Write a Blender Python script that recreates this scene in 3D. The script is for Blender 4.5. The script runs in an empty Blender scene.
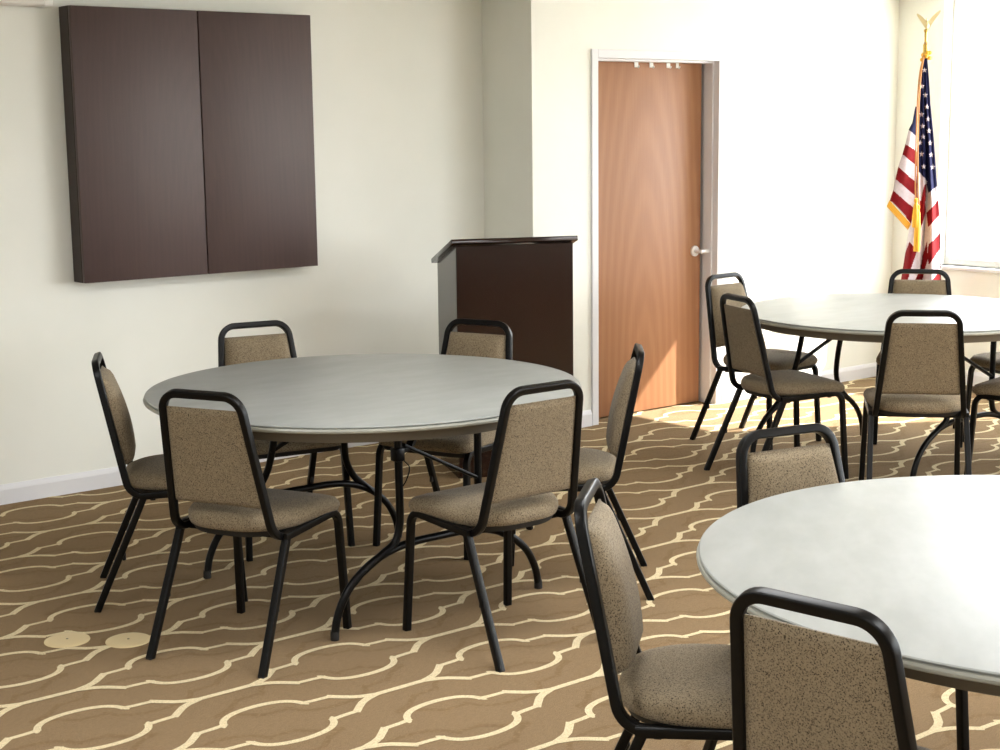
import bpy, bmesh, math, random
from mathutils import Vector, Matrix
random.seed(7)
sc = bpy.context.scene
C = sc.collection
PI = math.pi

# ------------------------------------------------------------------ helpers
def link_mesh(name, bm, mats, parent=None, sharp=35, smooth=True):
    me = bpy.data.meshes.new(name)
    bmesh.ops.recalc_face_normals(bm, faces=bm.faces[:])
    bm.to_mesh(me); bm.free()
    if not isinstance(mats, (list, tuple)): mats = [mats]
    for m in mats: me.materials.append(m)
    if smooth:
        me.polygons.foreach_set('use_smooth', [True] * len(me.polygons))
        me.set_sharp_from_angle(angle=math.radians(sharp))
    o = bpy.data.objects.new(name, me); C.objects.link(o)
    if parent is not None: o.parent = parent
    return o

def thing(name, label, cat, loc=(0, 0, 0), rotz=0, group=None):
    o = bpy.data.objects.new(name, None); C.objects.link(o)
    o.empty_display_size = .1
    o.location = loc; o.rotation_euler = (0, 0, rotz)
    o['label'] = label; o['category'] = cat
    if group: o['group'] = group
    return o

def tag(o, label, cat, group=None):
    o['label'] = label; o['category'] = cat
    if group: o['group'] = group
    return o

def struct(name, bm, m, parent=None, **k):
    o = link_mesh(name, bm, m, parent, **k)
    if parent is None: o['kind'] = 'structure'
    return o

def dup(root, loc, rotz, label):
    r = root.copy(); C.objects.link(r); r.location = loc; r.rotation_euler = (0, 0, rotz); r['label'] = label
    for ch in list(root.children):
        c = ch.copy(); C.objects.link(c); c.parent = r
        for g in list(ch.children):
            d = g.copy(); C.objects.link(d); d.parent = c
    return r

def box(bm, lo, hi, bev=0, seg=2, mi=0):
    r = bmesh.ops.create_cube(bm, size=1)
    vs = r['verts']
    s = [hi[i] - lo[i] for i in range(3)]; c = [(hi[i] + lo[i]) / 2 for i in range(3)]
    for v in vs: v.co = Vector((v.co.x * s[0] + c[0], v.co.y * s[1] + c[1], v.co.z * s[2] + c[2]))
    fs = list({f for v in vs for f in v.link_faces})
    for f in fs: f.material_index = mi
    if bev:
        es = list({e for v in vs for e in v.link_edges})
        bmesh.ops.bevel(bm, geom=es, offset=bev, segments=seg, affect='EDGES', profile=.5)

def fillet(pts, rad, seg=8):
    pts = [Vector(p) for p in pts]
    if not isinstance(rad, (list, tuple)): rad = [rad] * len(pts)
    out = [pts[0]]
    for i in range(1, len(pts) - 1):
        p, a, b = pts[i], pts[i - 1], pts[i + 1]
        u = (a - p).normalized(); w = (b - p).normalized()
        ang = u.angle(w)
        r = rad[i]
        if r <= 0 or ang > PI - .02: out.append(p); continue
        t = r / math.tan(ang / 2)
        t = min(t, (a - p).length * .49 if i > 1 else (a - p).length * .98, (b - p).length * .49 if i < len(pts) - 2 else (b - p).length * .98)
        r = t * math.tan(ang / 2)
        cen = p + (u + w).normalized() * (r / math.sin(ang / 2))
        s = p + u * t - cen; e = p + w * t - cen
        tot = s.angle(e); ax = s.cross(e).normalized()
        for k in range(seg + 1):
            out.append(cen + Matrix.Rotation(tot * k / seg, 3, ax) @ s)
    out.append(pts[-1])
    return out

def spline(pts, n=8):
    pts = [Vector(p) for p in pts]; out = []
    P = [pts[0] * 2 - pts[1]] + pts + [pts[-1] * 2 - pts[-2]]
    for i in range(1, len(P) - 2):
        a, b, c, d = P[i - 1:i + 3]
        for k in range(n):
            t = k / n
            out.append(.5 * ((2 * b) + (c - a) * t + (2 * a - 5 * b + 4 * c - d) * t * t + (3 * b - a - 3 * c + d) * t ** 3))
    out.append(pts[-1]); return out

def prof_round(r, n=12): return [(r * math.cos(2 * PI * k / n), r * math.sin(2 * PI * k / n)) for k in range(n)]
def prof_sq(h, r, seg=3, h2=None):
    h2 = h2 or h; out = []
    for sx, sy, a0 in ((1, 1, 0), (-1, 1, 90), (-1, -1, 180), (1, -1, 270)):
        for k in range(seg + 1):
            a = math.radians(a0 + 90 * k / seg)
            out.append((sx * (h - r) + r * math.cos(a), sy * (h2 - r) + r * math.sin(a)))
    return out

def sweep(bm, pts, prof, n0, caps=True, scale=None):
    pts = [Vector(p) for p in pts]
    n = Vector(n0); prev = None; rings = []
    for i, p in enumerate(pts):
        t = (pts[min(i + 1, len(pts) - 1)] - pts[max(i - 1, 0)]).normalized()
        if prev is not None:
            ax = prev.cross(t)
            if ax.length > 1e-7: n = Matrix.Rotation(prev.angle(t), 3, ax.normalized()) @ n
        n = (n - t * n.dot(t)).normalized(); b = t.cross(n); prev = t
        k = scale[i] if scale else 1
        # mitre on sharp bends
        rings.append([bm.verts.new(p + n * a * k + b * c * k) for a, c in prof])
    m = len(prof)
    for i in range(len(rings) - 1):
        for j in range(m):
            bm.faces.new((rings[i][j], rings[i][(j + 1) % m], rings[i + 1][(j + 1) % m], rings[i + 1][j]))
    if caps:
        bm.faces.new(rings[0][::-1]); bm.faces.new(rings[-1])

def lathe(bm, prof, n=48, cx=0, cy=0, mi=0):
    rings = []
    for r, z in prof:
        if r < 1e-6: rings.append([bm.verts.new((cx, cy, z))])
        else: rings.append([bm.verts.new((cx + r * math.cos(2 * PI * k / n), cy + r * math.sin(2 * PI * k / n), z)) for k in range(n)])
    for a, b in zip(rings, rings[1:]):
        for k in range(n):
            k2 = (k + 1) % n
            if len(a) == 1 and len(b) == 1: continue
            if len(a) == 1: f = bm.faces.new((a[0], b[k], b[k2]))
            elif len(b) == 1: f = bm.faces.new((a[k], b[0], a[k2]))
            else: f = bm.faces.new((a[k], b[k], b[k2], a[k2]))
            f.material_index = mi

def outline(corners, radii, seg=8):
    out = []; n = len(corners)
    for i in range(n):
        a, p, b = Vector(corners[i - 1]), Vector(corners[i]), Vector(corners[(i + 1) % n])
        f = fillet([a.to_3d(), p.to_3d(), b.to_3d()], [0, radii[i], 0], seg)
        out += [(q.x, q.y) for q in f[1:-1]]
    return out

# ------------------------------------------------------------------ materials
def new_mat(name):
    m = bpy.data.materials.new(name); m.use_nodes = True
    nt = m.node_tree; b = nt.nodes['Principled BSDF']
    return m, nt, b
def lin(c):
    def f(v):
        v /= 255
        return v / 12.92 if v <= .04045 else ((v + .055) / 1.055) ** 2.4
    return tuple(f(v) for v in c) + (1,)
def N(nt, t, **k):
    n = nt.nodes.new(t)
    for a, v in k.items():
        if a in n.inputs.keys() if hasattr(n.inputs, 'keys') else False: n.inputs[a].default_value = v
        else: setattr(n, a, v)
    return n
def simple(name, rgb, rough=.5, metal=0, spec=.5, coat=0):
    m, nt, b = new_mat(name)
    b.inputs['Base Color'].default_value = lin(rgb); b.inputs['Roughness'].default_value = rough
    b.inputs['Metallic'].default_value = metal; b.inputs['Specular IOR Level'].default_value = spec
    b.inputs['Coat Weight'].default_value = coat
    return m
def coords(nt, scale=(1, 1, 1), which='Object'):
    tc = nt.nodes.new('ShaderNodeTexCoord'); mp = nt.nodes.new('ShaderNodeMapping')
    mp.inputs['Scale'].default_value = scale
    nt.links.new(tc.outputs[which], mp.inputs['Vector'])
    return mp.outputs['Vector']
def noise(nt, vec, scale, detail=4, rough=.55, dist=0):
    n = nt.nodes.new('ShaderNodeTexNoise'); n.inputs['Scale'].default_value = scale
    n.inputs['Detail'].default_value = detail; n.inputs['Roughness'].default_value = rough; n.inputs['Distortion'].default_value = dist
    nt.links.new(vec, n.inputs['Vector']); return n.outputs['Fac']
def ramp(nt, fac, stops):
    r = nt.nodes.new('ShaderNodeValToRGB'); e = r.color_ramp.elements
    while len(e) < len(stops): e.new(.5)
    for i, (p, c) in enumerate(stops): e[i].position = p; e[i].color = lin(c)
    nt.links.new(fac, r.inputs['Fac']); return r.outputs['Color']
def mixc(nt, fac, a, b, mode='MIX'):
    m = nt.nodes.new('ShaderNodeMix'); m.data_type = 'RGBA'; m.blend_type = mode
    if isinstance(fac, float): m.inputs[0].default_value = fac
    else: nt.links.new(fac, m.inputs[0])
    for s, v in ((6, a), (7, b)):
        if isinstance(v, tuple): m.inputs[s].default_value = v
        else: nt.links.new(v, m.inputs[s])
    return m.outputs[2]
def bump(nt, b, h, strength=.2, dist=.002):
    bp = nt.nodes.new('ShaderNodeBump'); bp.inputs['Strength'].default_value = strength; bp.inputs['Distance'].default_value = dist
    nt.links.new(h, bp.inputs['Height']); nt.links.new(bp.outputs['Normal'], b.inputs['Normal'])

def mat_wall():
    m, nt, b = new_mat('wall_paint'); v = coords(nt)
    c = ramp(nt, noise(nt, v, 2.2, 3), [(.3, (236, 238, 231)), (.7, (241, 242, 236))])
    nt.links.new(c, b.inputs['Base Color']); b.inputs['Roughness'].default_value = .62
    bump(nt, b, noise(nt, v, 220, 2), .08, .001); return m
def mat_carpet(lo, hi, name, vscale=1.0):
    m, nt, b = new_mat(name); v = coords(nt)
    fine = noise(nt, v, 330, 3, .8)
    st = noise(nt, coords(nt, (50, 150, 50)), 1, 4, .75)
    c = ramp(nt, st, [(.32, lo), (.68, hi)])
    d = tuple(int(x * .58) for x in lo)
    c2 = ramp(nt, fine, [(.34, d), (.6, hi)])
    c = mixc(nt, .55, c, c2)
    nt.links.new(c, b.inputs['Base Color']); b.inputs['Roughness'].default_value = .95; b.inputs['Specular IOR Level'].default_value = .12
    bump(nt, b, fine, .5, .004); return m
def mat_ghost():
    m, nt, b = new_mat('carpet_echo_line'); v = coords(nt)
    f = noise(nt, coords(nt, (60, 160, 60)), 1, 3, .8)
    c = ramp(nt, f, [(.5, (128, 105, 76)), (.68, (152, 128, 97))])
    nt.links.new(c, b.inputs['Base Color']); b.inputs['Roughness'].default_value = .95; b.inputs['Specular IOR Level'].default_value = .12
    bump(nt, b, noise(nt, v, 520, 2, .7), .5, .004); return m
def mat_fabric():
    m, nt, b = new_mat('speckled_tan_fabric'); v = coords(nt)
    vo = nt.nodes.new('ShaderNodeTexVoronoi'); vo.inputs['Scale'].default_value = 290; nt.links.new(v, vo.inputs['Vector'])
    n = noise(nt, v, 300, 3, .6, .6)
    mth = nt.nodes.new('ShaderNodeMath'); mth.operation = 'MULTIPLY_ADD'; mth.inputs[1].default_value = .45
    nt.links.new(vo.outputs['Distance'], mth.inputs[0]); nt.links.new(n, mth.inputs[2])
    c = ramp(nt, mth.outputs[0], [(.51, (44, 36, 27)), (.61, (104, 91, 72)), (.78, (137, 123, 100))])
    nt.links.new(c, b.inputs['Base Color']); b.inputs['Roughness'].default_value = .85; b.inputs['Specular IOR Level'].default_value = .2
    b.inputs['Sheen Weight'].default_value = .1
    bump(nt, b, n, .35, .002); return m
def mat_table():
    m, nt, b = new_mat('grey_laminate'); v = coords(nt, (3.2, 9, 5))
    f1 = noise(nt, v, .9, 4, .5, 0); f2 = noise(nt, coords(nt, (5, 12, 5)), 1.6, 3, .5, 0)
    c = ramp(nt, f1, [(.3, (143, 147, 144)), (.7, (154, 158, 156))])
    c = mixc(nt, .22, c, ramp(nt, f2, [(.35, (138, 142, 140)), (.7, (178, 181, 181))]))
    nt.links.new(c, b.inputs['Base Color'])
    r = nt.nodes.new('ShaderNodeMapRange'); r.inputs[3].default_value = .36; r.inputs[4].default_value = .40
    nt.links.new(f2, r.inputs[0]); nt.links.new(r.outputs[0], b.inputs['Roughness'])
    b.inputs['Specular IOR Level'].default_value = .45
    return m
def mat_wood(name, lo, mid, hi, scale=(1, 1, 1), rough=.35, coat=.0, axis='X', dist=5.0, band=6.0, fig=.6):
    m, nt, b = new_mat(name); v = coords(nt, scale)
    w = nt.nodes.new('ShaderNodeTexWave'); w.wave_type = 'RINGS'; w.rings_direction = 'Y'
    w.inputs['Scale'].default_value = band; w.inputs['Distortion'].default_value = dist; w.inputs['Detail'].default_value = 3; w.inputs['Detail Scale'].default_value = .7
    nt.links.new(v, w.inputs['Vector'])
    g = noise(nt, coords(nt, (60, 60, 2.2)), 1.6, 5, .65)
    c = ramp(nt, w.outputs['Fac'], [(.1, lo), (.5, mid), (.95, hi)])
    c2 = ramp(nt, g, [(.3, lo), (.7, hi)])
    c = mixc(nt, 1 - fig, c, c2)
    nt.links.new(c, b.inputs['Base Color']); b.inputs['Roughness'].default_value = rough; b.inputs['Coat Weight'].default_value = coat
    b.inputs['Coat Roughness'].default_value = .12
    return m
def mat_glass():
    m = bpy.data.materials.new('window_glass'); m.use_nodes = True; nt = m.node_tree; nt.nodes.clear()
    o = nt.nodes.new('ShaderNodeOutputMaterial'); t = nt.nodes.new('ShaderNodeBsdfTransparent'); g = nt.nodes.new('ShaderNodeBsdfGlossy')
    g.inputs['Roughness'].default_value = .02; mx = nt.nodes.new('ShaderNodeMixShader'); mx.inputs[0].default_value = .06
    nt.links.new(t.outputs[0], mx.inputs[1]); nt.links.new(g.outputs[0], mx.inputs[2]); nt.links.new(mx.outputs[0], o.inputs[0]); return m
def mat_black_metal():
    m, nt, b = new_mat('black_powder_coat'); v = coords(nt)
    b.inputs['Base Color'].default_value = lin((4, 4, 5)); b.inputs['Roughness'].default_value = .34; b.inputs['Specular IOR Level'].default_value = .22
    bump(nt, b, noise(nt, v, 700, 2), .05, .0004); return m
def mat_cloth(name, rgb):
    m, nt, b = new_mat(name); v = coords(nt)
    c = ramp(nt, noise(nt, v, 60, 3), [(.3, tuple(int(x * .93) for x in rgb)), (.7, rgb)])
    nt.links.new(c, b.inputs['Base Color']); b.inputs['Roughness'].default_value = .8; b.inputs['Specular IOR Level'].default_value = .15; return m

WALL = mat_wall()
TRIM = simple('white_trim_paint', (226, 227, 232), .35)
FRAME = simple('off_white_door_frame_paint', (215, 210, 205), .4)
CEIL = simple('ceiling_tile', (225, 223, 215), .9)
CAR = mat_carpet((128, 105, 76), (156, 132, 101), 'brown_loop_carpet')
CARL = mat_carpet((222, 202, 160), (240, 224, 186), 'cream_carpet_line')
GHO = mat_ghost()
BLK = mat_black_metal()
FAB = mat_fabric()
TAB = mat_table()
TABE = simple('grey_table_edge', (158, 159, 150), .35)
TABU = simple('table_underside', (104, 98, 88), .7)
PAN = simple('black_seat_pan', (22, 20, 19), .7)
OAK = mat_wood('honey_birch_door', (150, 103, 71), (156, 109, 76), (164, 118, 84), (1.1, 1.1, .16), .5, .0, dist=3.5, band=5.5, fig=.5)
OAKL = simple('door_edge', (150, 98, 62), .5)
MAHO = mat_wood('dark_cherry_laminate', (27, 10, 7), (31, 13, 9), (38, 18, 13), (2, 2, .3), .15, .0, fig=.3)
ESPR = mat_wood('espresso_veneer', (66, 47, 45), (70, 51, 48), (74, 54, 51), (2, 2, .4), .5, .0, fig=.2)
ESPR.node_tree.nodes['Principled BSDF'].inputs['Specular IOR Level'].default_value = .6
ESPD = simple('espresso_edge', (40, 26, 22), .5)
CHRO = simple('satin_nickel', (232, 232, 234), .42, .55)
WHT = simple('white_plastic', (235, 235, 232), .35)
TAPE = simple('white_hook_metal', (238, 238, 236), .4)
VENT = simple('cream_outlet_cover', (214, 194, 150), .55)
VENTD = simple('dark_screw', (90, 75, 50), .5)
GOLD = simple('gold_fringe', (214, 158, 30), .6)
GOLDD = simple('gold_cord', (176, 118, 60), .6)
BRASS = simple('brass', (180, 150, 80), .25, 1)
POLE = simple('oak_pole', (150, 105, 60), .4)
SILV = simple('polished_pale_gold', (205, 190, 150), .3, .9)
FRED = mat_cloth('flag_red', (112, 4, 12)); FWHT = mat_cloth('flag_white', (190, 178, 183)); FBLU = mat_cloth('flag_navy', (15, 17, 54))
GLASS = mat_glass()
CONC = simple('pale_concrete', (200, 196, 188), .9)

# ------------------------------------------------------------------ room dimensions
Y1, Y2, XC, XR, ZC = 6.573, 6.161, 5.154, 8.197, 2.412
XL, YB = -2.2, -6.5
T = .14
# floor with woven line pattern
bm = bmesh.new()
def quad(bm, a, b, c, d, mi=0):
    f = bm.faces.new([bm.verts.new(p) for p in (a, b, c, d)]); f.material_index = mi
quad(bm, (XL - T, YB - T, 0), (XR + T, YB - T, 0), (XR + T, Y1 + T, 0), (XL - T, Y1 + T, 0))
def ribbon(bm, pts, w, mi, z):
    n = len(pts); L = []; R = []
    for i in range(n):
        a = pts[max(i - 1, 0)]; b = pts[min(i + 1, n - 1)]
        d = Vector((b[0] - a[0], b[1] - a[1])); d.normalize()
        h = w[i] / 2
        L.append(bm.verts.new((pts[i][0] - d.y * h, pts[i][1] + d.x * h, z))); R.append(bm.verts.new((pts[i][0] + d.y * h, pts[i][1] - d.x * h, z)))
    for i in range(n - 1):
        f = bm.faces.new((L[i], R[i], R[i + 1], L[i + 1])); f.material_index = mi
def chaikin(p, k=2):
    for _ in range(k):
        q = [p[0]]
        for a, b in zip(p, p[1:]):
            q.append((a[0] * .75 + b[0] * .25, a[1] * .75 + b[1] * .25)); q.append((a[0] * .25 + b[0] * .75, a[1] * .25 + b[1] * .75))
        q.append(p[-1]); p = q
    return p
PX, PY, F0 = .8285, .303, (2.147, 3.866)
HL = .3065
arc = [(-.137, .060), (-.126, .086), (-.115, .108), (-.09, .130), (-.05, .144), (0, .149), (.05, .144), (.09, .130), (.115, .108), (.126, .086), (.137, .060)]
arc = chaikin(arc, 1)
step = [(.118, .082), (.16, .076), (.212, .073)]
leg_ = chaikin([(.207, .080), (.235, .052), (.27, .020), (HL + .02, 0)], 1)
def lozenge(bm, cx, cy, mi, z, k=1.0):
    for sy in (1, -1):
        n = len(arc)
        w = [.021 * k if 1 < i < n - 2 else (.014 * k if i in (1, n - 2) else .004) for i in range(n)]
        ribbon(bm, [(cx + x, cy + sy * y) for x, y in arc], w, mi, z)
        for sx in (1, -1):
            ribbon(bm, [(cx + sx * x, cy + sy * y) for x, y in step], [.018 * k] * 3, mi, z + .0001)
            ribbon(bm, [(cx + sx * x, cy + sy * y) for x, y in leg_], [.024 * k] * len(leg_), mi, z + (.0002 if sy > 0 else .00025))
for j in range(-12, 10):
    y = F0[1] + PY * j
    for i in range(-6, 16):
        if (i + j) % 2: continue
        x = F0[0] + PX / 2 * i
        if not (XL < x < XR + .3) or not (.6 < y < Y1 + .2): continue
        cx = x + HL
        if cx + .45 > XR or cx - .45 < XL: 
            pass
        lozenge(bm, cx, y, 1, .0012)
        ribbon(bm, [(x - .235, y), (x + .02, y)], [.022, .022], 1, .0016)
        lozenge(bm, cx + .207, y + .15, 2, .0003 + .0004 * (j % 2), .8)
# trim anything past the walls
geom = bm.verts[:] + bm.edges[:] + bm.faces[:]
for co, no in (((XR + .1, 0, 0), (1, 0, 0)), ((0, Y1 + .1, 0), (0, 1, 0)), ((XL - .1, 0, 0), (-1, 0, 0))):
    bmesh.ops.bisect_plane(bm, geom=bm.verts[:] + bm.edges[:] + bm.faces[:], plane_co=co, plane_no=no, clear_outer=True)
bmesh.ops.dissolve_degenerate(bm, dist=1e-5, edges=bm.edges[:])
bm.normal_update()
for f in bm.faces:
    if f.normal.z < 0: f.normal_flip()
me = bpy.data.meshes.new('floor'); bm.to_mesh(me); bm.free()
for m in (CAR, CARL, GHO): me.materials.append(m)
fl = bpy.data.objects.new('floor', me); C.objects.link(fl); fl['kind'] = 'structure'

# walls
bm = bmesh.new(); box(bm, (XL - T, Y1, 0), (XC + T, Y1 + T, ZC)); struct('wall_left', bm, WALL, smooth=False)
bm = bmesh.new(); box(bm, (XC, Y2 + .2, 0), (XC + T, Y1, ZC)); struct('wall_return', bm, WALL, smooth=False)
DX0, DX1, DZ = 5.609, 6.543, 1.992   # door opening
bm = bmesh.new()
box(bm, (XC, Y2, 0), (DX0 - .02, Y2 + .2, ZC)); box(bm, (DX1 + .02, Y2, 0), (XR + T, Y2 + .2, ZC)); box(bm, (DX0 - .02, Y2, DZ + .02), (DX1 + .02, Y2 + .2, ZC))
struct('wall_back', bm, WALL, smooth=False)
W1 = (4.25, 5.82, .74, 2.395)
W2 = (-6.0, 2.2, .74, 2.395)
bm = bmesh.new()
x0, x1 = XR, XR + T
ys = [YB - T, W2[0], W2[1], W1[0], W1[1], Y2]
box(bm, (x0, ys[0], 0), (x1, ys[1], ZC)); box(bm, (x0, ys[2], 0), (x1, ys[3], ZC)); box(bm, (x0, ys[4], 0), (x1, ys[5], ZC))
for w in (W1, W2):
    box(bm, (x0, w[0], 0), (x1, w[1], w[2])); box(bm, (x0, w[0], w[3]), (x1, w[1], ZC))
struct('wall_right', bm, WALL, smooth=False)
bm = bmesh.new(); box(bm, (XL - T, YB - T, 0), (XR, YB, ZC)); struct('wall_front', bm, WALL, smooth=False)
bm = bmesh.new(); box(bm, (XL - T, YB, 0), (XL, Y1, ZC)); struct('wall_side', bm, WALL, smooth=False)
bm = bmesh.new(); box(bm, (XL - T, YB - T, ZC), (XR + T, Y1 + T, ZC + .1)); struct('ceiling', bm, CEIL, smooth=False)
bm = bmesh.new(); box(bm, (XC + T + .01, Y2 + .205, 0), (DX1 + .4, Y2 + .25, ZC)); struct('wall_behind_door', bm, WALL, smooth=False)
# wall angle that carries the ceiling, seen in the far corner
bm = bmesh.new(); box(bm, (XC, Y2 - .022, ZC - .012), (XR, Y2, ZC)); struct('trim_1', bm, FRAME, smooth=False)
bm = bmesh.new(); box(bm, (XR - .022, YB, ZC - .012), (XR, Y2 - .022, ZC)); struct('trim_2', bm, FRAME, smooth=False)

# baseboards: flat face with bevelled top
def baseboard(name, a, b, inward):
    a = Vector(a); b = Vector(b); n = Vector(inward)
    prof = [(0, 0), (.014, 0), (.014, .066), (.011, .074), (.006, .086), (.004, .089), (0, .089)]
    bm = bmesh.new(); rings = []
    for p in (a, b): rings.append([bm.verts.new((p.x + n.x * d, p.y + n.y * d, z)) for d, z in prof])
    m = len(prof)
    for j in range(m): bm.faces.new((rings[0][j], rings[0][(j + 1) % m], rings[1][(j + 1) % m], rings[1][j]))
    bm.faces.new(rings[0]); bm.faces.new(rings[1][::-1])
    struct(name, bm, TRIM, sharp=20)
baseboard('baseboard_left', (XL, Y1), (XC, Y1), (0, -1))
baseboard('baseboard_return', (XC, Y1), (XC, Y2 - .014), (-1, 0))
baseboard('baseboard_back', (DX1 + .052, Y2), (XR, Y2), (0, -1))
baseboard('baseboard_back_2', (XC - .014, Y2), (DX0 - .052, Y2), (0, -1))
baseboard('baseboard_right', (XR, YB), (XR, Y2), (-1, 0))

# door with metal frame
fr = bmesh.new()
fw = .046
for xa, xb in ((DX0 - fw, DX0), (DX1, DX1 + fw)): box(fr, (xa, Y2 - .012, 0), (xb, Y2 + .175, DZ + fw if True else 0), .002, 1)
box(fr, (DX0 - .001, Y2 - .012, DZ), (DX1 + .001, Y2 + .175, DZ + fw), .002, 1)
# stops
DY = Y2 + .104
box(fr, (DX1 - .010, Y2 + .03, 0), (DX1 + .002, DY - .004, DZ), .002, 1)
box(fr, (DX0 - .002, Y2 + .03, 0), (DX0 + .016, DY - .004, DZ), .002, 1)
box(fr, (DX0, Y2 + .03, DZ - .012), (DX1, DY - .004, DZ + .002), .002, 1)
dr = thing('door_1', 'honey-coloured flush wooden door in a white metal frame beside the lectern', 'door', ((DX0 + DX1) / 2, DY, 0))
dr['kind'] = 'structure'
o = struct('door_frame', fr, TRIM, smooth=False); 
hw = (DX1 - DX0) / 2
bm = bmesh.new(); box(bm, (-hw + .003, 0, .008), (hw - .024, .042, DZ - .006), .002, 2); link_mesh('door_leaf', bm, OAK, dr)
bm = bmesh.new()
hx = 6.468 - (DX0 + DX1) / 2; hz = .905
# lever handle: rose, neck, lever
def cyl_y(bm, x, z, r, y0, y1, n=20):
    ring = [[bm.verts.new((x + r * math.cos(2 * PI * k / n), y, z + r * math.sin(2 * PI * k / n))) for k in range(n)] for y in (y0, y1)]
    for k in range(n): bm.faces.new((ring[0][k], ring[0][(k + 1) % n], ring[1][(k + 1) % n], ring[1][k]))
    bm.faces.new(ring[0]); bm.faces.new(ring[1][::-1])
cyl_y(bm, hx, hz, .031, -.012, 0); cyl_y(bm, hx, hz, .012, -.055, -.01)
sweep(bm, fillet([(hx - .004, -.055, hz), (hx + .03, -.058, hz), (hx + .078, -.05, hz - .002)], .02), prof_round(.0125, 12), (0, 0, 1))
link_mesh('door_handle', bm, CHRO, dr)
# hooks over the door top
for i, (px, w) in enumerate(((5.996, .03), (6.112, .03), (6.245, .03), (6.317, .022))):
    b = bmesh.new()
    box(b, (-w / 2, -.004, -.034), (w / 2, -.001, .005), .0008, 1); box(b, (-w / 2, -.004, .0035), (w / 2, .04, .005), .0006, 1)
    sweep(b, spline([(w * .2, -.004, -.03), (w * .2, -.012, -.036), (w * .2, -.017, -.03), (w * .2, -.018, -.024)], 4), prof_round(.003, 8), (1, 0, 0))
    o = link_mesh('over_door_hook', b, TAPE)
    o.location = (px, DY, DZ - .006)
    tag(o, ['small white hook on the door top, first counted from the hinge side', 'small white hook on the door top, second counted from the hinge side',
            'small white hook on the door top, third counted from the hinge side', 'smallest white hook on the door top, nearest the handle side'][i], 'hook', 'hooks over the door top')

# windows
def window(name, axis, fixed, a, b, z0, z1, nm):
    w = thing(name, 'bright white-framed window in the wall beside the flag' if nm == 1 else 'white-framed window further along the room', 'window')
    w['kind'] = 'structure'
    bm = bmesh.new(); g = bmesh.new()
    def bx(bm, u0, u1, za, zb, d0, d1, bev=.003):
        if axis == 'x': box(bm, (fixed + d0, u0, za), (fixed + d1, u1, zb), bev, 1)
        else: box(bm, (u0, fixed - d1, za), (u1, fixed - d0, zb), bev, 1)
    f = .04
    e = .001
    bx(bm, a + f, b - f, z0 + e, z0 + f, .09, .13); bx(bm, a + f, b - f, z1 - f, z1 - e, .09, .13); bx(bm, a + e, a + f + .001, z0 + e, z1 - e, .09, .13); bx(bm, b - f - .001, b - e, z0 + e, z1 - e, .09, .13)
    nb = max(1, round((b - a) / 1.5)) 
    for k in range(1, nb): bx(bm, a + (b - a) * k / nb - .02, a + (b - a) * k / nb + .02, z0 + f, z1 - f, .092, .128)
    link_mesh('window_frame', bm, WHT, w, smooth=False)
    bx(g, a + f - .003, b - f + .003, z0 + f - .003, z1 - f + .003, .106, .110, 0); link_mesh('window_pane', g, GLASS, w, smooth=False)
    s = bmesh.new(); bx(s, a - .04, b + .04, z0 - .022, z0, -.03, .08); link_mesh('window_sill', s, TRIM, w, smooth=False)
    return w
window('window_1', 'x', XR, *W1, 1)
window('window_2', 'x', XR, *W2, 2)
bm = bmesh.new(); quad(bm, (-60, -60, -.15), (70, -60, -.15), (70, 70, -.15), (-60, 70, -.15)); struct('ground', bm, CONC, smooth=False)

# ------------------------------------------------------------------ whiteboard cabinet
cx0, cx1, cz0, cz1, cd = 2.793, 4.009, .967, 2.178, .122
cab = thing('whiteboard_cabinet', 'square dark brown two-door conference board cabinet hung on the wall', 'cabinet', ((cx0 + cx1) / 2, Y1, cz0))
W, H = cx1 - cx0, cz1 - cz0
bm = bmesh.new(); box(bm, (-W / 2, -cd + .028, 0), (W / 2, -.001, H), .002, 1); link_mesh('cabinet_body', bm, ESPD, cab)
gap = 3.4055 - (cx0 + cx1) / 2
for a, b, nm in ((-W / 2, gap - .003, 'l'), (gap + .003, W / 2, 'r')):
    bm = bmesh.new(); box(bm, (a, -cd, .001), (b, -cd + .024, H - .001), .002, 2); link_mesh('cabinet_door', bm, ESPR, cab)
# pull-down screen housing, top left
sc_ = thing('projection_screen', 'long white casing mounted high on the wall left of the dark cabinet', 'screen case', (1.7, Y1 - .055, 2.172))
bm = bmesh.new(); box(bm, (-1.02, -.045, 0), (1.0, .05, .105), .012, 3); link_mesh('screen_case', bm, FRAME, sc_)
bm = bmesh.new(); box(bm, (.985, -.048, -.003), (1.028, .054, .108), .01, 3); link_mesh('end_cap', bm, WHT, sc_)
bm = bmesh.new(); box(bm, (.93, .045, .02), (.985, .0549, .1), .002, 1); link_mesh('wall_bracket', bm, WHT, sc_)
# small white bracket near the window top
bk = bmesh.new()
box(bk, (-.012, -.018, -.03), (-.0005, .018, .05), .003, 2)
sweep(bk, fillet([(-.006, 0, .01), (-.05, 0, .005), (-.055, 0, -.035), (-.03, 0, -.045)], .012), prof_round(.007, 10), (0, 1, 0))
o = link_mesh('curtain_hook', bk, WHT); o.location = (XR, 5.64, 2.355); tag(o, 'small white hook high on the wall right of the flag', 'hook')

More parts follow.
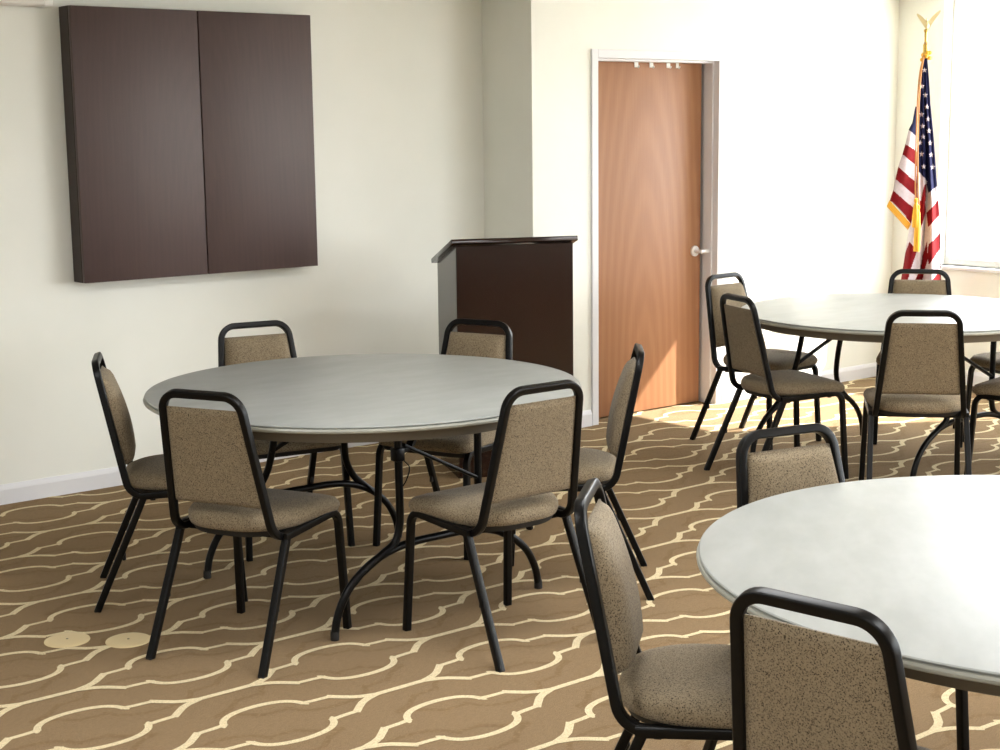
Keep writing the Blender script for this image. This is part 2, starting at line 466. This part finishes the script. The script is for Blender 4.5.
# ------------------------------------------------------------------ lectern
lec = thing('lectern', 'dark cherry lectern with sloping top, standing left of the door', 'lectern', (4.236, 5.625, 0), math.radians(-23.5))
LW, LD = .565, .37
def slab(bm, pts, th, n):
    pass
def zt(y): return 1.098 - .105 * (y / LD)
bm = bmesh.new()
def panel(bm, x0, x1):
    v = []
    for x in (x0, x1):
        v.append([bm.verts.new((x, y, z)) for y, z in ((0, 0), (LD, 0), (LD, zt(LD)), (0, zt(0)))])
    bm.faces.new(v[0]); bm.faces.new(v[1][::-1])
    for k in range(4): bm.faces.new((v[0][k], v[0][(k + 1) % 4], v[1][(k + 1) % 4], v[1][k]))
panel(bm, 0, .019); link_mesh('side_panel', bm, MAHO, lec, smooth=False)
bm = bmesh.new(); panel(bm, LW - .019, LW); link_mesh('side_panel', bm, MAHO, lec, smooth=False)
bm = bmesh.new(); box(bm, (.0, -.018, 0), (LW, -.0005, zt(0) - .003), .0015, 1); link_mesh('front_panel', bm, MAHO, lec)
bm = bmesh.new(); box(bm, (.019, .02, .55), (LW - .019, LD - .03, .569)); link_mesh('shelf', bm, MAHO, lec, smooth=False)
bm = bmesh.new(); box(bm, (.019, .02, .06), (LW - .019, LD - .03, .079)); link_mesh('shelf', bm, MAHO, lec, smooth=False)
bm = bmesh.new(); box(bm, (-.022, -.03, 0), (LW + .022, LD + .05, .022), .002, 2)
ang = math.atan(.105 / LD)
for v in bm.verts:
    y, z = v.co.y, v.co.z
    v.co.y = y * math.cos(ang) + z * math.sin(ang); v.co.z = zt(0) - y * math.sin(ang) + z * math.cos(ang) + .001
link_mesh('lectern_top', bm, MAHO, lec)

# ------------------------------------------------------------------ floor outlets
for (x, y, l) in ((1.870, 4.617, 'round cream floor outlet cover, the one fully in the open on the carpet'), (2.022, 4.485, 'round cream floor outlet cover beside the chair leg')):
    d = thing('floor_outlet', l, 'floor outlet', (x, y, 0), 0, 'round floor outlet covers')
    bm = bmesh.new(); lathe(bm, [(0, .006), (.05, .0062), (.066, .0055), (.072, .003), (.073, 0)], 40); link_mesh('cover', bm, VENT, d)
    bm = bmesh.new(); lathe(bm, [(0, .0076), (.0035, .0072), (.0045, .0058)], 12); link_mesh('screw', bm, VENTD, d)

# ------------------------------------------------------------------ chair
def make_chair(label):
    t = thing('banquet_chair', label, 'chair', (0, 0, 0), 0, 'banquet chairs around the round tables')
    SQ = prof_sq(.0118, .004, 3)
    # seat
    plan = outline([(-.220, .262), (-.190, -.145), (.190, -.145), (.220, .262)], [.06, .17, .17, .06], 10)
    cy = .05
    bm = bmesh.new(); rings = []
    for inset, z in ((.016, .4085), (.005, .412), (0, .425), (.001, .441), (.010, .456), (.032, .465), (.075, .471), (.13, .473)):
        rings.append([bm.verts.new((x * (1 - inset / .2), cy + (y - cy) * (1 - inset / .2), z - (.008 * max(0, (y - .19) / .07) if z > .43 else 0))) for x, y in plan])
    m = len(plan)
    for a, b in zip(rings, rings[1:]):
        for k in range(m): bm.faces.new((a[k], a[(k + 1) % m], b[(k + 1) % m], b[k]))
    bm.faces.new(rings[0][::-1])
    c = bm.verts.new((0, cy, .474))
    for k in range(m): bm.faces.new((rings[-1][k], rings[-1][(k + 1) % m], c))
    link_mesh('seat', bm, FAB, t, sharp=60)
    bm = bmesh.new(); rings = []
    for inset, z in ((.045, .388), (.020, .391), (.010, .409)):
        rings.append([bm.verts.new((x * (1 - inset / .2), cy + (y - cy) * (1 - inset / .2), z)) for x, y in plan])
    for a, b in zip(rings, rings[1:]):
        for k in range(m): bm.faces.new((a[k], a[(k + 1) % m], b[(k + 1) % m], b[k]))
    bm.faces.new(rings[0][::-1]); bm.faces.new(rings[-1])
    link_mesh('seat_pan', bm, PAN, t)
    # back frame: one bent tube
    pts = [(-.186, .01, .3965), (-.184, -.121, .392), (-.140, -.217, .8495), (.140, -.217, .8495), (.184, -.121, .392), (.186, .01, .3965)]
    bm = bmesh.new(); sweep(bm, fillet(pts, [0, .065, .06, .06, .065, 0], 9), SQ, (0, 0, 1)); link_mesh('back_frame', bm, BLK, t)
    # legs
    for s in (-1, 1):
        bm = bmesh.new()
        sweep(bm, fillet([(s * .1985, -.09, .396), (s * .199, .228, .4095), (s * .211, .252, .002)], .048, 9), SQ, (0, 0, 1))
        lg = link_mesh('leg', bm, BLK, t)
        bm = bmesh.new(); box(bm, (s * .211 - .0112, .252 - .0112, 0), (s * .211 + .0112, .252 + .0112, .008), .003, 2); link_mesh('foot_cap', bm, PAN, lg)
        bm = bmesh.new()
        sweep(bm, [(s * .198, -.0725, .400), (s * .2, -.105, .325), (s * .209, -.249, .002)], SQ, (1, 0, 0))
        lg = link_mesh('leg', bm, BLK, t)
        bm = bmesh.new(); box(bm, (s * .209 - .0112, -.249 - .0112, 0), (s * .209 + .0112, -.249 + .0112, .008), .003, 2); link_mesh('foot_cap', bm, PAN, lg)
        bm = bmesh.new()
        p = Vector((s * .2, -.105, .325)).lerp(Vector((s * .209, -.249, .002)), .42)
        box(bm, (p.x - .007, p.y + .008, p.z - .014), (p.x + .007, p.y + .021, p.z + .014), .004, 2); link_mesh('stacking_bumper', bm, PAN, lg)
    for y, z in ((-.045, .3865), (.17, .3955)):
        bm = bmesh.new(); sweep(bm, [(-.19, y, z), (.19, y, z)], prof_sq(.009, .003, 2), (0, 0, 1)); link_mesh('cross_bar', bm, BLK, t)
    # backrest cushion
    bm = bmesh.new(); NU, NV = 20, 26
    def side(z): return -.121 - (z - .392) * (.096 / .4575), .184 - (z - .392) * (.044 / .4575) - .0115
    F, B = [], []
    for j in range(NV + 1):
        v = j / NV; z = .494 + v * (.806 - .494)
        y0, hw = side(z)
        e = min(1, (1 - abs(2 * v - 1)) / .14); ev = math.sqrt(max(0, 1 - (1 - e) ** 2))
        pr = .018 + .034 * (math.sin(PI * min(1, max(0, (1.02 - v) * 1.15)) ** .8) if v > .2 else math.sin(PI * min(1, .82 * 1.15) ** .8) * (.55 + .45 * v / .2)) if True else 0
        pr = .020 + .030 * math.sin(PI * (.16 + .80 * v)) ** .8
        rf, rb = [], []
        for i in range(NU + 1):
            u = -1 + 2 * i / NU
            d = min(1, (1 - abs(u)) / .55); eu = (max(0, 1 - (1 - d) ** 2)) ** .45
            k = eu * ev
            x = u * (hw - .0015 * (1 - ev))
            rf.append(bm.verts.new((x, y0 + .004 + pr * k, z + .2 * 0 - (.0 if 0 < v < 1 else 0))))
            rb.append(bm.verts.new((x, y0 - .001 - .008 * k, z)))
        F.append(rf); B.append(rb)
    for G, flip in ((F, False), (B, True)):
        for j in range(NV):
            for i in range(NU):
                q = (G[j][i], G[j][i + 1], G[j + 1][i + 1], G[j + 1][i]); bm.faces.new(q[::-1] if flip else q)
    for j in range(NV):
        bm.faces.new((F[j][0], F[j + 1][0], B[j + 1][0], B[j][0])); bm.faces.new((F[j][-1], B[j][-1], B[j + 1][-1], F[j + 1][-1]))
    for i in range(NU):
        bm.faces.new((F[0][i], B[0][i], B[0][i + 1], F[0][i + 1])); bm.faces.new((F[-1][i], F[-1][i + 1], B[-1][i + 1], B[-1][i]))
    link_mesh('backrest', bm, FAB, t, sharp=60)
    return t

CH = [
 ((2.314, 4.200), -1.110, 'tan banquet chair seen from behind at the middle table, nearest the round floor outlets'),
 ((2.978, 3.722), -.016, 'tan banquet chair seen from behind at the middle table, straddling nothing but carpet in front of the table legs'),
 ((2.390, 4.910), -2.04, 'tan banquet chair seen side-on past the left end of the middle table, by the baseboard'),
 ((3.040, 5.250), 2.95, 'tan banquet chair behind the middle table, back top against the wall below the cabinet'),
 ((3.588, 4.796), 1.945, 'tan banquet chair behind the middle table, standing in front of the lectern'),
 ((3.556, 4.009), .858, 'tan banquet chair seen edge-on in front of the wooden door, facing the middle table'),
 ((2.298, 2.238), -2.438, 'tan banquet chair facing right with mottled cushion, left of the nearest table'),
 ((2.124, 1.616), -1.405, 'largest tan banquet chair, cut by the bottom of the photo at the nearest table'),
 ((2.950, 2.358), 2.921, 'tan banquet chair facing us, top of its back showing beyond the nearest table'),
 ((5.928, 5.290), -3.055, 'tan banquet chair at the far table, closest to the door frame'),
 ((5.402, 4.694), -1.887, 'tan banquet chair at the far table overlapping the one by the door frame'),
 ((5.484, 3.967), -.848, 'tan banquet chair at the far table seen squarely from behind, near side'),
 ((6.636, 4.800), 2.226, 'tan banquet chair behind the far table, right below the flag'),
 ((6.19, 3.80), .18, 'tan banquet chair on the near side of the far table, cut by the photo edge'),
 ((6.87, 4.27), 1.25, 'tan banquet chair across the far table, dark seat front showing under its rim'),
]
CH[1] = (CH[1][0], CH[1][1], 'tan banquet chair seen from behind at the right front of the middle table')
ch0 = None
for (x, y), a, l in CH:
    if ch0 is None:
        ch0 = make_chair(l); ch0.location = (x, y, 0); ch0.rotation_euler = (0, 0, a)
    else: dup(ch0, (x, y, 0), a, l)

# ------------------------------------------------------------------ round tables
R = .762
def make_table(label):
    t = thing('round_table', label, 'table', (0, 0, 0), 0, 'round folding tables')
    bm = bmesh.new()
    lathe(bm, [(0, .743), (.4, .743), (R - .012, .743), (R - .006, .7423), (R - .0035, .7402), (R - .0035, .7385), (R - .008, .7372), (R - .008, .7350)], 128, mi=0)
    lathe(bm, [(R - .008, .7350), (R - .001, .7338), (R + .001, .729), (R, .7235), (R - .004, .7205), (R - .012, .7195)], 128, mi=1)
    bmesh.ops.remove_doubles(bm, verts=bm.verts[:], dist=1e-5)
    link_mesh('tabletop', bm, [TAB, TABE], t, sharp=30)
    bm = bmesh.new()
    lathe(bm, [(R - .010, .7197), (R - .035, .716), (R - .046, .706), (R - .058, .682), (.60, .676), (0, .676)], 96)
    link_mesh('underside_apron', bm, TABU, t, sharp=30)
    # two folding wishbone leg frames
    for s, yf, xo in ((1, -.392, .03), (-1, .502, .045)):
        bm = bmesh.new()
        half = [(0, .272), (.13, .270), (.23, .250), (.31, .212), (.375, .155), (.415, .085), (.430, .02), (.431, 0)]
        pts = [(-x + xo, yf, z) for x, z in half[::-1]] + [(x + xo, yf, z) for x, z in half[1:]]
        sweep(bm, spline(pts, 5), prof_round(.0135, 12), (0, 1, 0))
        fr = link_mesh('leg_frame', bm, BLK, t)
        for sx in (-1, 1):
            bm = bmesh.new()
            sh = [(.166, .676), (.165, .52), (.164, .40), (.167, .335), (.186, .283), (.235, .252), (.315, .207), (.355, .175)] if s == 1 else \
                 [(.155, .676), (.155, .55), (.160, .45), (.178, .36), (.222, .288), (.285, .232), (.34, .192)]
            sweep(bm, spline([(sx * q + xo, yf + (0 if s == 1 else -.085 * max(0, z - .27) / .4), z) for q, z in sh], 6), prof_round(.0135, 12), (0, 1, 0))
            yt = yf if s == 1 else yf - .085
            box(bm, (sx * .168 + xo - .035, yt - .02, .668), (sx * .168 + xo + .035, yt + .02, .6775), .004, 2)
            link_mesh('leg_post', bm, BLK, fr)
            bm = bmesh.new(); lathe(bm, [(0, 0), (.0142, 0), (.0148, .003), (.0146, .02), (.0135, .03)], 16, sx * .431 + xo, yf); link_mesh('foot_cap', bm, PAN, fr)
        yo = yf
        Y = (lambda z: yf) if s == 1 else (lambda z: yo - .085 * max(0, z - .27) / .4)
        bm = bmesh.new()
        sweep(bm, [(s * .168 + xo, Y(.445), .445), (-s * .13 + xo, Y(.6) + .02 * s, .60)], prof_sq(.011, .003, 2, .006), (0, 1, 0))
        sweep(bm, [(-s * .168 + xo, Y(.585), .585), (-s * .10 + xo, Y(.585) + .03 * s, .585), (-s * .06 + xo, Y(.66) + .03 * s, .66)], prof_sq(.014, .003, 2, .008), (0, 1, 0))
        box(bm, (-s * .168 + xo - .018, Y(.57) - .018, .555), (-s * .168 + xo + .018, Y(.57) + .018, .60), .004, 2)
        link_mesh('folding_brace', bm, BLK, fr)
        bm = bmesh.new()
        sweep(bm, spline([(-s * .15 + xo, Y(.555) - .01, .555), (-s * .135 + xo, Y(.53) - .02, .53), (-s * .148 + xo, Y(.49) - .018, .49), (-s * .157 + xo, Y(.47) - .01, .47)], 5), prof_round(.0022, 8), (0, 1, 0))
        link_mesh('locking_ring', bm, BLK, fr)
    return t
tb = make_table('grey round folding table in the middle with six tan chairs, below the cabinet')
tb.location = (2.939, 4.443, 0)
dup(tb, (2.825, 1.660, 0), math.radians(220), 'grey round folding table nearest to us, cut by the right photo edge')
t3 = dup(tb, (6.048, 4.491, 0), 0, 'grey round folding table farthest away, in front of the flag')
[c for c in t3.children if c.name.startswith('leg_frame')][-1].location.x = -.085

# ------------------------------------------------------------------ flag
P0 = Vector((7.945, 5.74, 0)); UX = Vector((.7801, -.6255, 0)).normalized(); NN = Vector((-UX.y, UX.x, 0))
flag = thing('flag_on_pole', 'American flag with gold fringe on an eagle-topped pole in the corner', 'flag', tuple(P0 + UX * -.022), 0)
DD = Vector((.81, .586, 0)).normalized()
def fp(u, z, d=0): q = UX * (u + .022) + DD * d; return Vector((q.x, q.y, z))
def inpoly(p, poly):
    x, y = p; c = False; j = len(poly) - 1
    for i in range(len(poly)):
        xi, yi = poly[i]; xj, yj = poly[j]
        if (yi > y) != (yj > y) and x < (xj - xi) * (y - yi) / (yj - yi) + xi: c = not c
        j = i
    return c
def interp(tab, z):
    tab = sorted(tab, key=lambda q: q[1])
    if z <= tab[0][1]: return tab[0][0]
    for a, b in zip(tab, tab[1:]):
        if z <= b[1]: return a[0] + (b[0] - a[0]) * (z - a[1]) / (b[1] - a[1])
    return tab[-1][0]
R_left = [(-0.040, 2.029), (-0.0506, 1.8862), (-0.0549, 1.7366), (-0.0552, 1.4652), (-0.0587, 1.1607), (-0.0847, 1.0076), (-0.1024, 0.8844), (-0.1146, 0.7793), (-0.1323, 0.649), (-0.140, 0.48)]
R_right = [(-0.0138, 2.0287), (0.0031, 1.8855), (0.0173, 1.7357), (0.0458, 1.5245), (0.0694, 1.2814), (0.0859, 1.159), (0.1015, 0.9746), (0.1191, 0.6461), (0.129, 0.48)]
L_left = [(-0.0752, 1.7248), (-0.0891, 1.6323), (-0.1091, 1.5904), (-0.1278, 1.5018), (-0.1431, 1.4426), (-0.1665, 1.3664), (-0.1815, 1.2941), (-0.1923, 1.2259), (-0.212, 1.1619)]
L_right = [(-0.0648, 1.7307), (-0.0601, 1.5862), (-0.0562, 1.4652), (-0.0544, 1.3133), (-0.0587, 1.1607), (-0.08, 1.00)]
canton = [(-0.09, 2.07), (0.02, 2.07), (0.03, 1.7658), (0.07, 1.4784), (0.09, 1.257), (0.0234, 1.2063), (-0.0009, 1.292), (-0.041, 1.3334), (-0.0600, 1.345), (-.07, 1.6)]
stars = [(-0.0042, 1.7239), (-0.0351, 1.6797), (0.0043, 1.6506), (-0.0268, 1.6088), (0.0126, 1.5805), (-0.0222, 1.5454), (-0.0381, 1.5092), (0.0219, 1.5068), (-0.0273, 1.4412), (0.0311, 1.4363), (-0.0119, 1.3646), (0.044, 1.3614), (0.0041, 1.2706), (-0.0387, 1.8478), (-0.0165, 1.7949), (-0.026, 1.945)]
redR = [[(-0.0676, 1.3609), (-0.0499, 1.3437), (-0.0433, 1.1385), (-0.0215, 1.0007), (-0.0686, 1.1216)], [(-0.031, 1.1604), (0.0017, 1.16), (0.01, 1.0913), (-0.0131, 1.0055), (-0.0324, 0.9367), (-0.0398, 1.0317)],
 [(-0.0041, 1.2579), (0.0088, 1.2577), (0.0068, 1.1593), (-0.0168, 1.121), (-0.0298, 1.1212)], [(0.0146, 1.0826), (0.088, 1.1651), (0.0994, 1.0749), (0.0278, 0.9964)], [(0.0339, 0.8927), (0.1126, 0.9667), (0.1198, 0.8846), (0.0398, 0.767), (0.0296, 0.8148)],
 [(0.0247, 0.9101), (0.0328, 0.7975), (0.0151, 0.7282), (0.0026, 0.6586), (-.02, .56), (-.07, .56), (-0.0469, 0.6592), (-0.0132, 0.7459), (-0.0025, 0.8152)], [(-0.0835, 0.9114), (-0.0358, 0.8546), (-0.0696, 0.7465), (-0.1044, 0.6075), (-.12, .5), (-0.1491, 0.5), (-0.132, 0.7558)],
 [(0.0503, 0.6625), (0.1269, 0.7444), (0.1361, 0.6049), (0.0435, 0.56)]]
redL = [[(-0.1298, 1.5038), (-0.1471, 1.4446), (-0.0753, 1.3866), (-0.050, 1.365), (-.05, 1.45), (-0.0754, 1.4715)], [(-0.1685, 1.3684), (-0.1855, 1.2961), (-0.0888, 1.2161), (-.05, 1.18), (-.05, 1.265), (-0.0826, 1.2929)],
 [(-0.1963, 1.2279), (-0.2145, 1.1644), (-0.1902, 1.150), (-0.1106, 1.0678), (-0.0993, .99), (-0.0545, 1.0), (-.05, 1.105), (-0.095, 1.1391)]]
blueL = [(-0.07, 1.74), (-0.095, 1.6323), (-0.1131, 1.5924), (-0.0738, 1.5561), (-0.04, 1.545), (-0.05, 1.74)]
def star(c, p, r):
    x, y = p[0] - c[0], (p[1] - c[1]) * .92
    d = math.hypot(x, y)
    if d > r: return False
    a = (math.atan2(x, y)) % (2 * PI / 5); a = min(a, 2 * PI / 5 - a)
    # star edge in polar form
    ri = r * .40; A = (r, 0); B = (ri * math.cos(PI / 5), ri * math.sin(PI / 5))
    px, py = d * math.cos(a), d * math.sin(a)
    return (B[0] - A[0]) * (py - A[1]) - (B[1] - A[1]) * (px - A[0]) >= 0
def colR(p):
    if inpoly(p, canton):
        for s in stars:
            if abs(s[0] - p[0]) < .018 and abs(s[1] - p[1]) < .02 and star(s, p, .0165): return 1
        return 2
    return 0 if any(inpoly(p, q) for q in redR) else 1
def colL(p):
    if inpoly(p, blueL): return 2
    return 0 if any(inpoly(p, q) for q in redL) else 1
bm = bmesh.new()
def sheet(bm, lt, rt, zlo, zhi, nu, nv, depth, col, d0):
    rows = []
    for j in range(nv + 1):
        row = []
        for i in range(nu + 1):
            s = i / nu; z1_ = zlo(s); z = z1_ + (zhi - z1_) * j / nv
            a, b = interp(lt, z), interp(rt, z)
            u = a + (b - a) * s
            row.append((bm.verts.new(fp(u, z, d0 + depth(s, z, b - a))), (u, z)))
        rows.append(row)
    for j in range(nv):
        for i in range(nu):
            q = (rows[j][i], rows[j][i + 1], rows[j + 1][i + 1], rows[j + 1][i])
            c = (sum(k[1][0] for k in q) / 4, sum(k[1][1] for k in q) / 4)
            f = bm.faces.new([k[0] for k in q]); f.material_index = col(c)
def depR(s, z, w):
    k = min(1, (2.05 - z) / .9)
    return .10 * w / .16 * k * (.5 * abs(math.sin(PI * (s * 2.02 + .0))) ** .7 * -1) + .012 * math.sin(s * 21 + z * 2) * k
def depL(s, z, w): return -.02 - .05 * (1 - s) * (.4 + .6 * math.sin(PI * s * .9 + .2)) * min(1, w / .1)
sheet(bm, R_left, R_right, lambda s: .50 + .05 * (1 - s), 2.029, 70, 420, depR, colR, -.012)
sheet(bm, L_left, L_right, lambda s: 1.163 - .145 * s, 1.727, 46, 170, depL, colL, -.03)
fc = link_mesh('flag_cloth', bm, [FRED, FWHT, FBLU], flag, sharp=80)
md = fc.modifiers.new('thickness', 'SOLIDIFY'); md.thickness = .0022; md.offset = 0
# fringe along the fly edge
bm = bmesh.new()
for k in range(60):
    s = k / 59; u = -.212 + (.132) * s; z = 1.163 - .145 * s
    d = -.03 + depL(s, z, .12)
    p = fp(u, z, d); q = fp(u - .016, z - .036 - .004 * math.sin(k * 2.1), d - .002)
    sweep(bm, [p, (p + q) / 2, q], prof_round(.0022, 5), (1, 0, 0))
link_mesh('fringe', bm, GOLD, flag)
bm = bmesh.new(); sweep(bm, [fp(-.022, .09, .01), fp(-.022, 2.11, .01)], prof_round(.0125, 16), (1, 0, 0)); link_mesh('pole', bm, POLE, flag)
bm = bmesh.new(); lathe(bm, [(0, 2.1), (.014, 2.1), (.014, 2.03), (.0125, 2.02)], 16)
lathe(bm, [(0, 2.105), (.008, 2.105), (.008, 2.17), (.0125, 2.172), (.0125, 2.185), (.008, 2.188), (0, 2.19)], 16)
for v in bm.verts: v.co += NN * .01
link_mesh('ferrule', bm, BRASS, flag)
# eagle
bm = bmesh.new()
r = bmesh.ops.create_icosphere(bm, subdivisions=3, radius=1)
for v in r['verts']:
    c = v.co.copy(); v.co = fp(-.022 + .004 + c.x * .013, 2.212 + c.z * .026, .01 + c.y * .018)
r = bmesh.ops.create_icosphere(bm, subdivisions=2, radius=1)
for v in r['verts']:
    c = v.co.copy(); v.co = fp(-.022 + .001 + c.x * .0085, 2.243 + c.z * .010, .002 + c.y * .011)
def wing(tipu, tipz, su):
    n = 10; top, bot = [], []
    for k in range(n + 1):
        t = k / n
        u = -.018 + (tipu + .018) * t; z = 2.222 + (tipz - 2.222) * (t ** .85) + .006 * math.sin(PI * t)
        w = .040 * (1 - t) ** .55 + .005
        top.append((u, z)); bot.append((u + su * .004, z - w))
    for (a, b), (c, d) in zip(zip(top, bot), zip(top[1:], bot[1:])):
        vs = [bm.verts.new(fp(*q, dd)) for dd in (.004, .012) for q in (a, b, d, c)]
        for idx in ((0, 1, 2, 3), (7, 6, 5, 4), (0, 3, 7, 4), (1, 5, 6, 2), (0, 4, 5, 1), (3, 2, 6, 7)): bm.faces.new([vs[i] for i in idx])
wing(-.080, 2.281, -1); wing(.056, 2.300, 1)
link_mesh('eagle_finial', bm, SILV, flag)
# cord and tassels
bm = bmesh.new()
sweep(bm, spline([fp(-.030, 2.035, -.02), fp(-.048, 1.90, -.05), fp(-.053, 1.70, -.085), fp(-.050, 1.45, -.11), fp(-.042, 1.25, -.12), fp(-.034, 1.14, -.125)], 8), prof_round(.0042, 8), (1, 0, 0))
sweep(bm, spline([fp(-.034, 2.035, -.02), fp(-.058, 1.88, -.05), fp(-.063, 1.6, -.085), fp(-.060, 1.3, -.115), fp(-.055, 1.18, -.125)], 8), prof_round(.0042, 8), (1, 0, 0))
link_mesh('cord', bm, GOLDD, flag)
for u, z0_, z1_ in ((-.052, 1.18, 1.0), (-.038, 1.14, .855)):
    bm = bmesh.new(); q = fp(u, 0, -.13)
    L = z0_ - z1_
    lathe(bm, [(0, z0_), (.010, z0_ - .005), (.012, z0_ - .02), (.008, z0_ - .032), (.014, z0_ - .05), (.020, z1_ + L * .35), (.019, z1_), (0, z1_)], 18, q.x, q.y)
    link_mesh('tassel', bm, GOLD, flag)
bm = bmesh.new()
for k in range(14):
    a = k * 2.4; r_ = .014 + .014 * (k % 3) / 2
    c = fp(-.022 + math.cos(a) * r_, 2.035 - .010 * (k % 5) + .012, .008 + math.sin(a) * r_)
    rr = bmesh.ops.create_icosphere(bm, subdivisions=2, radius=.013)
    for v in rr['verts']: v.co += c
link_mesh('cord_knot', bm, GOLD, flag)
bm = bmesh.new(); lathe(bm, [(0, .10), (.018, .10), (.02, .085), (.03, .07), (.04, .04), (.09, .028), (.125, .018), (.13, .008), (.128, 0), (0, 0)], 40)
for v in bm.verts: v.co += NN * .01
link_mesh('base', bm, BRASS, flag)

# ------------------------------------------------------------------ light
def area(name, loc, rot, sx, sy, power, col=(1, 1, 1), portal=False):
    l = bpy.data.lights.new(name, 'AREA'); l.shape = 'RECTANGLE'; l.size = sx; l.size_y = sy; l.energy = power; l.color = col
    if portal: l.cycles.is_portal = True
    o = bpy.data.objects.new(name, l); C.objects.link(o); o.location = loc; o.rotation_euler = rot; return o
WORLD = 7.5
w = bpy.data.worlds.new('sky'); sc.world = w; w.use_nodes = True
bg = w.node_tree.nodes['Background']; bg.inputs[0].default_value = (.92, .97, 1, 1); bg.inputs[1].default_value = WORLD
for a, b in ((W1[0], W1[1]), (W2[0], W2[1])):
    area('window_light', (XR + T + .01, (a + b) / 2, 1.567), (0, PI / 2, 0), 1.65, b - a, 1, portal=True)
s = bpy.data.lights.new('sun', 'SUN'); s.energy = 12; s.angle = math.radians(.6); s.color = (1, .95, .88)
so = bpy.data.objects.new('sun', s); C.objects.link(so)
so.rotation_euler = Vector((-.88, .47, -.867)).to_track_quat('-Z', 'Y').to_euler()
for x, y in ((.2, .6), (2.9, .6), (5.6, .6), (.2, 3.2), (2.9, 3.0), (5.6, 3.0)):  # unseen fill panels under the ceiling, added to brighten the room
    area('ceiling_fill', (x, y, ZC - .02), (0, 0, 0), 1.2, .6, 20, (.98, .99, 1))

# ------------------------------------------------------------------ camera
cam = bpy.data.cameras.new('camera'); co = bpy.data.objects.new('camera', cam); C.objects.link(co)
r = Vector((0.780112978209966, -0.6255308795847144, -0.011612920147430773)); u = Vector((0.1094378566504586, 0.11815974907117517, 0.9869456060144299)); f = Vector((0.6159927733018714, 0.7711999691295444, -0.160634712482884))
M = Matrix(((r.x, u.x, -f.x, 0), (r.y, u.y, -f.y, 0), (r.z, u.z, -f.z, 1.6369), (0, 0, 0, 1)))
co.matrix_world = M
cam.sensor_fit = 'HORIZONTAL'; cam.sensor_width = 36; cam.lens = 36 * 1526.824 / 1000; cam.clip_start = .05; cam.clip_end = 300
sc.camera = co
sc.view_settings.view_transform = 'Standard'; sc.view_settings.look = 'None'
sc.view_settings.exposure = 0.93; sc.view_settings.gamma = 1; sc.view_settings.use_curve_mapping = False
sc.cycles.use_denoising = True
sc.cycles.max_bounces = 8; sc.cycles.diffuse_bounces = 5; sc.cycles.transparent_max_bounces = 8
